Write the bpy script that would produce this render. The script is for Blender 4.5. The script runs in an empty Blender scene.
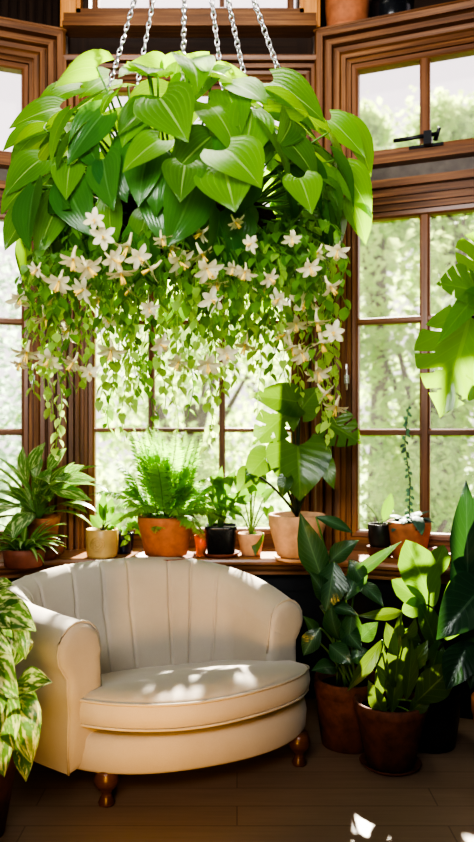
import bpy, bmesh, math, random
from mathutils import Vector, Matrix

RND = random.Random(11)
S = bpy.context.scene
COL = S.collection
F, CX, HY, EYE = 750.0, 237.0, 431.0, 1.4
PI = math.pi


def P(px, py, Y):
    """a sight line of the photograph met at depth Y (metres)"""
    return Vector(((px - CX) * Y / F, Y, EYE - (py - HY) * Y / F))


def U(a, b):
    return RND.uniform(a, b)


def V(x, y, z):
    return Vector((x, y, z))


# ------------------------------------------------------------------ objects
ORG = {}


def tag(o, label=None, cat=None, group=None, kind=None):
    if label: o['label'] = label
    if cat: o['category'] = cat
    if group: o['group'] = group
    if kind: o['kind'] = kind
    return o


def empty(name, loc=(0, 0, 0), rz=0.0, **kw):
    o = bpy.data.objects.new(name, None)
    o.empty_display_size = 0.05
    o.location = loc
    o.rotation_euler = (0, 0, rz)
    COL.objects.link(o)
    ORG[o.name] = Vector(loc)
    return tag(o, **kw)


class MB:
    def __init__(s):
        s.v, s.f, s.uv = [], [], []

    def add(s, vs, fs, uvs=None):
        b = len(s.v)
        s.v.extend([tuple(p) for p in vs])
        s.f.extend([tuple(b + i for i in f) for f in fs])
        s.uv.extend(uvs if uvs else [(0.0, 0.0)] * len(vs))

    def build(s, name, mat, parent=None, smooth=True, local=False, fix=False, **kw):
        org = Vector((0, 0, 0))
        if parent is not None and not local:
            org = ORG[parent.name]
        me = bpy.data.meshes.new(name)
        me.from_pydata([(x - org.x, y - org.y, z - org.z) for x, y, z in s.v], [], s.f)
        uvl = me.uv_layers.new(name='UVMap')
        li = [0] * len(me.loops)
        me.loops.foreach_get('vertex_index', li)
        flat = []
        for i in li:
            flat.extend(s.uv[i])
        uvl.data.foreach_set('uv', flat)
        if smooth:
            me.polygons.foreach_set('use_smooth', [True] * len(me.polygons))
        if fix:
            bm = bmesh.new()
            bm.from_mesh(me)
            bmesh.ops.recalc_face_normals(bm, faces=bm.faces)
            bm.to_mesh(me)
            bm.free()
        me.materials.append(mat)
        o = bpy.data.objects.new(name, me)
        COL.objects.link(o)
        if parent is not None:
            o.parent = parent
            ORG[o.name] = org
        else:
            ORG[o.name] = Vector((0, 0, 0))
        return tag(o, **kw)


# ------------------------------------------------------------------ shapes
def box(mb, x0, x1, y0, y1, z0, z1, fn=None):
    c = [(x, y, z) for x in (x0, x1) for y in (y0, y1) for z in (z0, z1)]
    dims = (abs(x1 - x0), abs(y1 - y0), abs(z1 - z0))
    la = dims.index(max(dims))
    off = U(0, 5)
    for f in ((0, 1, 3, 2), (4, 6, 7, 5), (0, 4, 5, 1), (2, 3, 7, 6), (0, 2, 6, 4), (1, 5, 7, 3)):
        vs, uv = [], []
        for i in f:
            p = c[i]
            o = [p[k] for k in range(3) if k != la]
            uv.append((p[la], o[0] + o[1] + off))
            vs.append(fn(*p) if fn else p)
        mb.add(vs, [(0, 1, 2, 3)], uv)


def tube(mb, pts, r0, r1=None, seg=6, cap=True):
    r1 = r0 if r1 is None else r1
    pts = [Vector(p) for p in pts]
    n = len(pts)
    vs, uv, fs = [], [], []
    ref = V(0.31, 0.22, 0.92).normalized()
    for i, p in enumerate(pts):
        t = (pts[min(i + 1, n - 1)] - pts[max(i - 1, 0)])
        t = t.normalized() if t.length > 1e-9 else V(0, 0, 1)
        a = t.cross(ref)
        if a.length < 0.05:
            a = t.cross(V(1, 0, 0))
        a.normalize()
        b = t.cross(a)
        r = r0 + (r1 - r0) * i / (n - 1)
        for k in range(seg):
            an = 2 * PI * k / seg
            vs.append(p + (a * math.cos(an) + b * math.sin(an)) * r)
            uv.append((i / (n - 1), k / seg))
    for i in range(n - 1):
        for k in range(seg):
            k2 = (k + 1) % seg
            fs.append((i * seg + k, i * seg + k2, (i + 1) * seg + k2, (i + 1) * seg + k))
    if cap:
        fs.append(tuple(range(seg - 1, -1, -1)))
        fs.append(tuple((n - 1) * seg + k for k in range(seg)))
    mb.add(vs, fs, uv)


def lathe(mb, c, prof, seg=32, sx=1.0, sy=1.0, wob=0.0, square=0.0, rot=0.0):
    """prof: (radius, z) from bottom outside upwards; c: floor point"""
    vs, uv, fs = [], [], []
    n = len(prof)
    for i, (r, z) in enumerate(prof):
        for k in range(seg):
            a = 2 * PI * k / seg + rot
            q = 1.0
            if square:
                m = 2 + 6 * square
                q = (abs(math.cos(a - rot)) ** m + abs(math.sin(a - rot)) ** m) ** (-1 / m)
            w = 1 + wob * math.sin(3 * a + z * 20)
            vs.append((c[0] + r * q * w * math.cos(a) * sx, c[1] + r * q * w * math.sin(a) * sy, c[2] + z))
            uv.append((k / seg, i / max(1, n - 1)))
    for i in range(n - 1):
        for k in range(seg):
            k2 = (k + 1) % seg
            fs.append((i * seg + k, i * seg + k2, (i + 1) * seg + k2, (i + 1) * seg + k))
    fs.append(tuple(range(seg - 1, -1, -1)))
    fs.append(tuple((n - 1) * seg + k for k in range(seg)))
    mb.add(vs, fs, uv)


def bez(a, b, c, n=8):
    a, b, c = Vector(a), Vector(b), Vector(c)
    return [a * (1 - t) ** 2 + b * 2 * t * (1 - t) + c * t * t for t in [i / n for i in range(n + 1)]]


PROF = {
    'heart': [(0, .50), (.06, .80), (.16, .98), (.28, 1), (.45, .86), (.65, .58), (.82, .29), (.93, .10), (1, 0)],
    'oval': [(0, 0), (.08, .33), (.25, .80), (.45, 1), (.65, .90), (.82, .56), (.93, .23), (1, 0)],
    'lance': [(0, .10), (.12, .48), (.35, .97), (.5, 1), (.7, .72), (.88, .28), (1, 0)],
    'strap': [(0, .55), (.25, .95), (.5, 1), (.75, .68), (.92, .25), (1, 0)],
    'paddle': [(0, .08), (.1, .38), (.3, .80), (.55, 1), (.75, .9), (.9, .5), (1, 0)],
    'petal': [(0, .18), (.3, .75), (.55, 1), (.8, .7), (1, 0)],
}
PROF['hosta'] = [(0, .34), (.06, .62), (.18, .92), (.33, 1), (.5, .91), (.7, .62), (.87, .27), (.95, .09), (1, 0)]
LOBE = {'heart': .20, 'hosta': .13}


def interp(tb, v):
    for (a, x), (b, y) in zip(tb, tb[1:]):
        if v <= b:
            return x + (y - x) * (v - a) / (b - a)
    return tb[-1][1]


def leaf(mb, base, d, n, L, W, kind='heart', droop=.5, fold=.15, curl=.0, rows=8, cols=3, wav=0.0, cuts=0, cutw=.2, cutin=.3, slant=.30):
    d = Vector(d).normalized()
    n = Vector(n)
    side = d.cross(n)
    if side.length < 1e-4:
        side = d.cross(V(1, .2, 0))
    side.normalize()
    n = side.cross(d).normalized()
    pos = Vector(base)
    vs, uv, fs = [], [], []
    lobe = LOBE.get(kind, 0) * L
    nc = 2 * cols + 1
    ph = U(0, 6)
    for i in range(rows + 1):
        v = i / rows
        a = droop * v
        t = d * math.cos(a) - n * math.sin(a)
        nn = n * math.cos(a) + d * math.sin(a)
        if i:
            pos = pos + t * (L / rows)
        pw = interp(PROF[kind], v)
        w = W * .5 * pw
        for j in range(-cols, cols + 1):
            s = j / cols
            q = pos + side * (s * w) + nn * (fold * abs(s) * w - curl * s * s * w + wav * W * math.sin(v * 9 + ph + s) * abs(s))
            if lobe:
                q = q - t * (lobe * s * s * (1 - v) ** 3)
            if cuts:
                q = q + t * (slant * L * abs(s) * pw * (1 - .6 * v))
            vs.append(q)
            uv.append((.5 + .5 * s, v))
    for i in range(rows):
        for j in range(nc - 1):
            if cuts:
                s = abs((j + .5) / cols - 1)
                v = (i + .5) / rows
                x = v * cuts + .45
                if s > cutin and (x % 1.0) < cutw * (.45 if s < cutin + .22 else 1.0) and .10 < v < .92:
                    continue
            k = i * nc + j
            fs.append((k, k + 1, k + nc + 1, k + nc))
    used = sorted({i for f in fs for i in f})
    mp = {o: k for k, o in enumerate(used)}
    mb.add([vs[i] for i in used], [tuple(mp[i] for i in f) for f in fs], [uv[i] for i in used])


def leaf_to(mb, a, b, W, n=(0, -1, .3), **kw):
    """leaf running from point a to point b"""
    a, b = Vector(a), Vector(b)
    d = b - a
    dr = kw.get('droop', .4)
    nn = Vector(n)
    side = d.cross(nn).normalized()
    nn = side.cross(d).normalized()
    dd = d.normalized()
    d0 = dd * math.cos(dr / 2) + nn * math.sin(dr / 2)
    leaf(mb, a, d0, nn, d.length * (1 + dr * dr / 24), W, **kw)


# ------------------------------------------------------------------ materials
def new_mat(name):
    m = bpy.data.materials.new(name)
    m.use_nodes = True
    nt = m.node_tree
    for nd in list(nt.nodes):
        nt.nodes.remove(nd)
    out = nt.nodes.new('ShaderNodeOutputMaterial')
    return m, nt, out


def N(nt, typ, **kw):
    nd = nt.nodes.new(typ)
    for k, v in kw.items():
        if hasattr(nd, k):
            setattr(nd, k, v)
        else:
            nd.inputs[k.replace('_', ' ')].default_value = v
    return nd


def math_n(nt, op, a, b=None, c=None):
    nd = nt.nodes.new('ShaderNodeMath')
    nd.operation = op
    for i, x in enumerate((a, b, c)):
        if x is None: continue
        if isinstance(x, (int, float)):
            nd.inputs[i].default_value = x
        else:
            nt.links.new(x, nd.inputs[i])
    return nd.outputs[0]


def mixc(nt, fac, a, b, bt='MIX'):
    nd = nt.nodes.new('ShaderNodeMix')
    nd.data_type = 'RGBA'
    nd.blend_type = bt
    for sock, x in ((nd.inputs[0], fac), (nd.inputs[6], a), (nd.inputs[7], b)):
        if isinstance(x, (int, float)):
            sock.default_value = x
        elif isinstance(x, (tuple, list)):
            sock.default_value = (*x[:3], 1)
        else:
            nt.links.new(x, sock)
    return nd.outputs[2]


def ramp(nt, fac, pts):
    nd = nt.nodes.new('ShaderNodeValToRGB')
    el = nd.color_ramp.elements
    while len(el) < len(pts):
        el.new(.5)
    for e, (p, c) in zip(el, pts):
        e.position = p
        e.color = (*c, 1)
    nt.links.new(fac, nd.inputs[0])
    return nd.outputs[0]


def noise(nt, vec, scale, detail=3.0, rough=.55):
    nd = nt.nodes.new('ShaderNodeTexNoise')
    nd.inputs['Scale'].default_value = scale
    nd.inputs['Detail'].default_value = detail
    nd.inputs['Roughness'].default_value = rough
    if vec is not None:
        nt.links.new(vec, nd.inputs['Vector'])
    return nd.outputs['Fac']


def mapped(nt, src, scale):
    tc = nt.nodes.new('ShaderNodeTexCoord')
    mp = nt.nodes.new('ShaderNodeMapping')
    mp.inputs['Scale'].default_value = scale
    nt.links.new(tc.outputs[src], mp.inputs['Vector'])
    return mp.outputs[0]


def bsdf(nt, out, color, rough=.5, spec=.5, bump=None, bstr=.2, bdist=.01, **kw):
    p = nt.nodes.new('ShaderNodeBsdfPrincipled')
    if isinstance(color, (tuple, list)):
        p.inputs['Base Color'].default_value = (*color[:3], 1)
    else:
        nt.links.new(color, p.inputs['Base Color'])
    p.inputs['Roughness'].default_value = rough
    p.inputs['Specular IOR Level'].default_value = spec
    for k, v in kw.items():
        p.inputs[k.replace('_', ' ')].default_value = v
    if bump is not None:
        b = nt.nodes.new('ShaderNodeBump')
        b.inputs['Strength'].default_value = bstr
        b.inputs['Distance'].default_value = bdist
        nt.links.new(bump, b.inputs['Height'])
        nt.links.new(b.outputs[0], p.inputs['Normal'])
    if out is not None:
        nt.links.new(p.outputs[0], out.inputs[0])
    return p


def wood(name, dark, mid, light, rough=.38, sx=1.2, sy=46):
    m, nt, out = new_mat(name)
    v = mapped(nt, 'UV', (sx, sy, 1))
    f = noise(nt, v, 1.6, 5, .65)
    f2 = noise(nt, mapped(nt, 'UV', (.9, 4, 1)), 1.5, 2)
    f = math_n(nt, 'ADD', math_n(nt, 'MULTIPLY', f, .72), math_n(nt, 'MULTIPLY', f2, .28))
    c = ramp(nt, f, [(.30, dark), (.50, mid), (.72, light)])
    bsdf(nt, out, c, rough, .5, f, .12, .004)
    return m


def plain(name, col, rough=.5, var=.25, scale=14, bstr=.15, **kw):
    m, nt, out = new_mat(name)
    f = noise(nt, mapped(nt, 'Object', (1, 1, 1)), scale, 5, .6)
    d = tuple(c * (1 - var) for c in col)
    l = tuple(min(1, c * (1 + var)) for c in col)
    bsdf(nt, out, ramp(nt, f, [(.3, d), (.7, l)]), rough, .5, f, bstr, .004, **kw)
    return m


def leafmat(name, dark, light, trans, tfac=.45, rough=.38, vein=(.5, .7, .3), vk=7.0, vfac=.25, varg=None, vscale=(5, 2.2), vthr=.52, center=None, spec=.5, par=0):
    m, nt, out = new_mat(name)
    tc = nt.nodes.new('ShaderNodeTexCoord')
    sep = nt.nodes.new('ShaderNodeSeparateXYZ')
    nt.links.new(tc.outputs['UV'], sep.inputs[0])
    s = math_n(nt, 'ABSOLUTE', math_n(nt, 'MULTIPLY_ADD', sep.outputs[0], 2.0, -1.0))
    v = sep.outputs[1]
    geo = nt.nodes.new('ShaderNodeNewGeometry')
    rnd = geo.outputs['Random Per Island']
    col = mixc(nt, rnd, dark, light)
    f = noise(nt, mapped(nt, 'Object', (1, 1, 1)), 9, 3)
    col = mixc(nt, math_n(nt, 'MULTIPLY', f, .35), col, light)
    if center:
        k = math_n(nt, 'SMOOTH_MIN', math_n(nt, 'SUBTRACT', 1.0, math_n(nt, 'MULTIPLY', s, 1.7)), 1.0, .1)
        k = math_n(nt, 'MAXIMUM', k, 0.0)
        col = mixc(nt, math_n(nt, 'MULTIPLY', k, .8), col, center)
    if varg:
        mp = nt.nodes.new('ShaderNodeCombineXYZ')
        nt.links.new(math_n(nt, 'MULTIPLY', math_n(nt, 'SUBTRACT', v, math_n(nt, 'MULTIPLY', s, .35)), vscale[1]), mp.inputs[0])
        nt.links.new(math_n(nt, 'MULTIPLY', sep.outputs[0], vscale[0]), mp.inputs[1])
        nt.links.new(math_n(nt, 'MULTIPLY', rnd, 40), mp.inputs[2])
        nf = noise(nt, mp.outputs[0], 1.8, 3, .6)
        fac = nt.nodes.new('ShaderNodeMapRange')
        fac.inputs['From Min'].default_value = vthr - .05
        fac.inputs['From Max'].default_value = vthr + .05
        nt.links.new(nf, fac.inputs['Value'])
        col = mixc(nt, fac.outputs[0], col, varg)
    # veins
    if par:
        x = math_n(nt, 'FRACT', math_n(nt, 'MULTIPLY', s, par))
    else:
        x = math_n(nt, 'FRACT', math_n(nt, 'MULTIPLY', math_n(nt, 'SUBTRACT', v, math_n(nt, 'MULTIPLY', s, .28)), vk))
    tri = math_n(nt, 'ABSOLUTE', math_n(nt, 'SUBTRACT', x, .5))
    line = math_n(nt, 'GREATER_THAN', tri, .44)
    mid = math_n(nt, 'LESS_THAN', s, .045)
    vv = math_n(nt, 'MAXIMUM', math_n(nt, 'MULTIPLY', line, .45), mid)
    col = mixc(nt, math_n(nt, 'MULTIPLY', vv, vfac), col, vein)
    p = bsdf(nt, None, col, rough, spec, tri, .35, .003)
    tr = nt.nodes.new('ShaderNodeBsdfTranslucent')
    nt.links.new(mixc(nt, .5, mixc(nt, .65, col, trans), trans, 'MIX') if not varg else mixc(nt, .45, col, trans), tr.inputs[0])
    mx = nt.nodes.new('ShaderNodeMixShader')
    mx.inputs[0].default_value = tfac
    nt.links.new(p.outputs[0], mx.inputs[1])
    nt.links.new(tr.outputs[0], mx.inputs[2])
    nt.links.new(mx.outputs[0], out.inputs[0])
    return m


M = {}
M['wood'] = wood('oak_trim', (.040, .015, .006), (.17, .066, .022), (.40, .18, .065))
M['wood_dark'] = wood('dark_oak', (.014, .007, .004), (.035, .017, .009), (.065, .032, .016), .45)
M['wood_orange'] = wood('amber_oak', (.34, .13, .03), (.62, .27, .08), (.8, .40, .14))
M['sash'] = wood('sash_wood', (.08, .030, .012), (.19, .074, .030), (.32, .14, .06), .35)
M['sill'] = wood('sill_wood', (.16, .065, .026), (.30, .135, .06), (.44, .22, .11), .30)
M['grey_board'] = plain('grey_board', (.16, .13, .11), .6)
M['panel'] = plain('dark_panel', (.012, .013, .017), .6)
M['plaster'] = plain('plaster_wall', (.10, .075, .055), .8)
M['terracotta'] = plain('terracotta', (.44, .155, .065), .75, .22, 22)
M['terra_pale'] = plain('pale_terracotta', (.62, .36, .21), .75, .22, 16)
M['terra_dark'] = plain('weathered_terracotta', (.13, .045, .024), .8, .4, 20)
M['terra_red'] = plain('red_clay', (.22, .065, .035), .6, .3, 16)
M['yellow_pot'] = plain('ochre_glaze', (.62, .40, .15), .35, .2, 9)
M['navy'] = plain('navy_glaze', (.010, .016, .040), .25)
M['black_pot'] = plain('black_glaze', (.012, .014, .018), .22)
M['tin'] = plain('dark_tin', (.07, .065, .06), .35, .4, 8, Metallic=.8)
M['soil'] = plain('soil', (.014, .009, .006), 1.0, .5, 60, .6)
M['soil'].node_tree.nodes['Principled BSDF'].inputs['Specular IOR Level'].default_value = .05
M['steel'] = plain('steel', (.75, .75, .78), .28, .1, Metallic=1.0)
M['black_metal'] = plain('black_metal', (.03, .03, .035), .35, .2, Metallic=.6)
M['basket'] = plain('dark_rattan', (.055, .030, .016), .8, .5, 50, .5)
M['foot'] = wood('turned_wood', (.035, .012, .005), (.11, .040, .014), (.20, .08, .03), .3)
M['stem'] = plain('green_stem', (.10, .22, .035), .5, .3)
M['stem_dark'] = plain('dark_stem', (.035, .05, .018), .6, .3)
M['bark'] = plain('bark', (.10, .07, .045), .9, .4, 20)
M['pollen'] = plain('pollen_yellow', (.85, .58, .12), .6)
M['wax'] = plain('candle_wax', (.85, .62, .40), .6)

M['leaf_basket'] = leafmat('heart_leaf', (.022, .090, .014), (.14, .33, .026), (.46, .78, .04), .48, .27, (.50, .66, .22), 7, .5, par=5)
M['leaf_vine_shade'] = leafmat('shaded_vine_leaf', (.035, .13, .025), (.15, .32, .05), (.46, .78, .12), .45, .4, (.3, .5, .15), 5, .15)  # vine leaf copy with shade put into its darker green
M['leaf_basket_shade'] = leafmat('shaded_heart_leaf', (.020, .085, .022), (.07, .20, .035), (.30, .60, .06), .36, .24, (.22, .40, .14), 7, .3, par=5)  # heart leaf copy, the lower dome's shade worked into its green
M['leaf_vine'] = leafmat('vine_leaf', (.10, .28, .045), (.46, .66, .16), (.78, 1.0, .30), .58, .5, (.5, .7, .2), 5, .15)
M['leaf_fern'] = leafmat('fern_leaf', (.07, .25, .03), (.24, .50, .08), (.55, .90, .16), .50, .5, (.3, .5, .1), 5, .1)
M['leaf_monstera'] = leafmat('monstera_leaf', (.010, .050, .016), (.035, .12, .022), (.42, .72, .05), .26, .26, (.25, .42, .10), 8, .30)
M['leaf_monstera_sunlit'] = leafmat('lit_monstera_leaf', (.020, .09, .014), (.065, .20, .022), (.46, .76, .04), .48, .26, (.30, .46, .10), 8, .30)  # monstera leaf copy, sunlight put into a lighter, more translucent green
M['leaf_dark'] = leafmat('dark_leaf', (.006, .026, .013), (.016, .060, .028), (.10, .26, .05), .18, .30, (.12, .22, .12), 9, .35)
M['leaf_mid'] = leafmat('mid_leaf', (.022, .085, .020), (.07, .20, .035), (.30, .58, .06), .36, .30, (.2, .36, .10), 9, .35)
M['leaf_calathea'] = leafmat('calathea_leaf', (.012, .045, .020), (.030, .095, .040), (.20, .40, .06), .24, .25, (.16, .30, .16), 11, .5, center=(.075, .16, .10))
M['leaf_peace'] = leafmat('peace_lily_leaf', (.014, .046, .012), (.060, .125, .020), (.36, .54, .06), .22, .34, (.30, .42, .12), 6, .3)
M['leaf_rubber'] = leafmat('paddle_leaf', (.014, .060, .014), (.036, .12, .020), (.34, .62, .05), .32, .26, (.18, .36, .09), 11, .4)
M['leaf_varieg'] = leafmat('variegated_leaf', (.05, .17, .03), (.10, .27, .045), (.42, .68, .12), .38, .32, (.50, .64, .30), 9, .3, varg=(.62, .70, .36), vscale=(5, 2.6), vthr=.56)
M['leaf_spider'] = leafmat('spider_leaf', (.05, .18, .03), (.10, .28, .05), (.40, .66, .14), .38, .36, (.30, .5, .2), 3, .05, center=(.66, .74, .44))
M['leaf_pothos'] = leafmat('pothos_leaf', (.030, .11, .020), (.06, .19, .03), (.40, .60, .10), .30, .30, (.36, .5, .2), 8, .2, varg=(.66, .66, .30), vscale=(4.0, 2.2), vthr=.53)
M['leaf_blue'] = leafmat('succulent_leaf', (.022, .065, .045), (.045, .11, .07), (.10, .22, .10), .15, .6, (.16, .3, .2), 4, .1)
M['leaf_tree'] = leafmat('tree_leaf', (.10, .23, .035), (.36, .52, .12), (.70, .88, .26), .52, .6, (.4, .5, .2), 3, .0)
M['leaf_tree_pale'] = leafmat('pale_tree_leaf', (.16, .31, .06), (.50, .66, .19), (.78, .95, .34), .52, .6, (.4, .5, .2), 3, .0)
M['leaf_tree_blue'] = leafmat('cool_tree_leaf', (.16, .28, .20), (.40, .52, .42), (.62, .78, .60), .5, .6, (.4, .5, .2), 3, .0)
M['petal'] = leafmat('cream_petal', (.95, .84, .52), (.98, .95, .78), (1, .92, .62), .45, .6, (.92, .82, .55), 3, .1)
M['grass'] = plain('lawn', (.22, .34, .10), .9, .4, 6)


def fabric():
    m, nt, out = new_mat('cream_linen')
    v = mapped(nt, 'Object', (1, 1, 1))
    w = noise(nt, v, 260, 2, .7)
    b = noise(nt, v, 5, 3, .6)
    c = mixc(nt, b, (.45, .405, .355), (.60, .555, .50))
    c = mixc(nt, math_n(nt, 'MULTIPLY', w, .60), c, (.42, .34, .27))
    h = math_n(nt, 'ADD', math_n(nt, 'MULTIPLY', w, .25), b)
    p = bsdf(nt, out, c, .9, .2, h, .25, .012)
    p.inputs['Sheen Weight'].default_value = .25
    return m


M['fabric'] = fabric()
M['seam'] = plain('linen_seam', (.52, .46, .39), .9, .1)


def glass():
    m, nt, out = new_mat('window_glass')
    tr = N(nt, 'ShaderNodeBsdfTransparent')
    tr.inputs[0].default_value = (.94, .96, .96, 1)
    gl = N(nt, 'ShaderNodeBsdfGlossy')
    gl.inputs['Roughness'].default_value = .05
    tl = N(nt, 'ShaderNodeBsdfTranslucent')
    tl.inputs[0].default_value = (.95, .97, .95, 1)
    fr = N(nt, 'ShaderNodeFresnel')
    fr.inputs[0].default_value = 1.35
    f = noise(nt, mapped(nt, 'Object', (3, 3, 1)), 2.2, 3)
    hz = math_n(nt, 'MULTIPLY', f, .05)
    m1 = N(nt, 'ShaderNodeMixShader')
    nt.links.new(hz, m1.inputs[0])
    nt.links.new(tr.outputs[0], m1.inputs[1])
    nt.links.new(tl.outputs[0], m1.inputs[2])
    m2 = N(nt, 'ShaderNodeMixShader')
    nt.links.new(math_n(nt, 'MULTIPLY', fr.outputs[0], .6), m2.inputs[0])
    nt.links.new(m1.outputs[0], m2.inputs[1])
    nt.links.new(gl.outputs[0], m2.inputs[2])
    nt.links.new(m2.outputs[0], out.inputs[0])
    return m


M['glass'] = glass()


def amber_glass():
    m, nt, out = new_mat('amber_glass')
    p = bsdf(nt, out, (.95, .32, .10), .12, .5)
    p.inputs['Transmission Weight'].default_value = .55
    return m


M['amber'] = amber_glass()


def floor_mat():
    m, nt, out = new_mat('oak_floor')
    tc = nt.nodes.new('ShaderNodeTexCoord')
    br = nt.nodes.new('ShaderNodeTexBrick')
    br.inputs['Scale'].default_value = 1.0
    br.inputs['Brick Width'].default_value = 1.5
    br.inputs['Row Height'].default_value = .14
    br.inputs['Mortar Size'].default_value = .003
    br.inputs['Color1'].default_value = (.36, .25, .175, 1)
    br.inputs['Color2'].default_value = (.32, .22, .155, 1)
    br.inputs['Mortar'].default_value = (.21, .14, .10, 1)
    nt.links.new(tc.outputs['Object'], br.inputs['Vector'])
    g = noise(nt, mapped(nt, 'Object', (2, 40, 1)), 1.5, 4, .6)
    c = mixc(nt, math_n(nt, 'MULTIPLY', g, .6), br.outputs[0], (.13, .085, .06))
    bsdf(nt, out, c, .42, .5, g, .08, .004)
    return m


M['floor'] = floor_mat()

# ------------------------------------------------------------------ the room
ANG = math.radians(21)
CL, CR, YW = -.957, .448, 4.15


class Facet:
    def __init__(s, o, et, en, ln):
        s.o, s.et, s.en, s.ln = Vector(o), Vector(et), Vector(en), ln

    def pt(s, t, h, z):
        p = s.o + s.et * t + s.en * h
        return V(p.x, p.y, z)


FC = Facet((CL, YW, 0), (1, 0, 0), (0, -1, 0), CR - CL)
FR = Facet((CR, YW, 0), (math.cos(ANG), -math.sin(ANG), 0), (-math.sin(ANG), -math.cos(ANG), 0), 1.16)
FL = Facet((CL, YW, 0), (-math.cos(ANG), -math.sin(ANG), 0), (math.sin(ANG), -math.cos(ANG), 0), 1.16)
SILL_Z = .755


def fbox(mb, fc, t0, t1, h0, h1, z0, z1):
    box(mb, t0, t1, h0, h1, z0, z1, fc.pt)


def moulding(mb, fc, corners, prof):
    """sweep (outward offset, height) round corners given as (t, z, st, sz)"""
    for (ta, za, sta, sza), (tb, zb, stb, szb) in zip(corners, corners[1:]):
        acc = U(0, 3)
        for (o0, h0), (o1, h1) in zip(prof, prof[1:]):
            ln = math.hypot(o1 - o0, h1 - h0)
            q, uv = [], []
            for (t, z, st, sz, o, h, k) in ((ta, za, sta, sza, o0, h0, 0), (tb, zb, stb, szb, o0, h0, 0), (tb, zb, stb, szb, o1, h1, 1), (ta, za, sta, sza, o1, h1, 1)):
                tt, zz = t + st * o, z + sz * o
                q.append(fc.pt(tt, h, zz))
                uv.append(((zz if abs(za - zb) > abs(ta - tb) else tt), acc + ln * k))
            mb.add(q, [(0, 1, 2, 3)], uv)
            acc += ln


def arch(t0, t1, z0, z1):   # up, over and down again; feet stand square on the sill
    return [(t0, z0, -1, 0), (t0, z1, -1, 1), (t1, z1, 1, 1), (t1, z0, 1, 0)]


def ring(t0, t1, z0, z1):
    return [(t0, z0, -1, -1), (t0, z1, -1, 1), (t1, z1, 1, 1), (t1, z0, 1, -1), (t0, z0, -1, -1)]


def casing_prof(w):
    a = [(0, -.02), (0, .030), (.13, .030), (.13, .048), (.26, .048), (.30, .062), (.42, .066), (.44, .040), (.50, .040), (.51, .078),
         (.66, .082), (.69, .055), (.74, .055), (.75, .098), (.92, .104), (1.0, .09), (1.0, .0)]
    return [(x * w, h) for x, h in a]


def window(n, fc, t0, t1, z0, z1, mulls, rails, label, bar=.026, sash=.035):
    root = empty('window_%d' % n, fc.pt((t0 + t1) / 2, 0, z0), label=label, cat='window', kind='structure')
    mb = MB()
    moulding(mb, fc, ring(t0, t1, z0, z1), [(0, -.04), (0, .012), (.010, .020), (sash - .004, .022), (sash, .012), (sash, -.05)])
    for t in mulls:
        moulding(mb, fc, [(t, z0, 1, 0), (t, z1, 1, 0)], [(-bar, -.03), (-bar, .006), (-bar * .6, .018), (bar * .6, .018), (bar, .006), (bar, -.03)])
    for z in rails:
        moulding(mb, fc, [(t0, z, 0, 1), (t1, z, 0, 1)], [(-bar * .7, -.03), (-bar * .7, .004), (-bar * .4, .015), (bar * .4, .015), (bar * .7, .004), (bar * .7, -.03)])
    mb.build('sash', M['sash'], root, smooth=False)
    g = MB()
    q = [fc.pt(t0, -.018, z0), fc.pt(t1, -.018, z0), fc.pt(t1, -.018, z1), fc.pt(t0, -.018, z1)]
    g.add(q, [(0, 1, 2, 3)], [(0, 0), (1, 0), (1, 1), (0, 1)])
    g.build('pane', M['glass'], root, smooth=False)
    return root


# centre window
CT0, CT1, CZ0, CZ1 = .171, 1.256, .862, 3.27
w1 = window(1, FC, CT0, CT1, CZ0, CZ1, [.484, .874], [1.406, 2.003, 2.60], 'tall three column oak window behind the armchair', bar=.018)
mb = MB()
moulding(mb, FC, arch(CT0 - .035, CT1 + .035, SILL_Z, CZ1 + .035), casing_prof(.135))
fbox(mb, FC, CT0 - .035, CT1 + .035, -.05, .03, SILL_Z, CZ0 - .034)
mb.build('casing', M['wood'], w1, smooth=False)
# centre transom high above
w6 = window(6, FC, CT0 + .02, CT1 - .02, 3.735, 4.16, [.484, .874], [], 'narrow upper transom window at the top above the hanging chains', bar=.014)
mb = MB()
for (z0, z1, h) in ((3.66, 3.70, .07), (3.60, 3.66, .10), (3.575, 3.60, .13)):
    fbox(mb, FC, .02, FC.ln - .02, 0, h, z0, z1)
mb.build('casing', M['wood'], w6, smooth=False)

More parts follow.
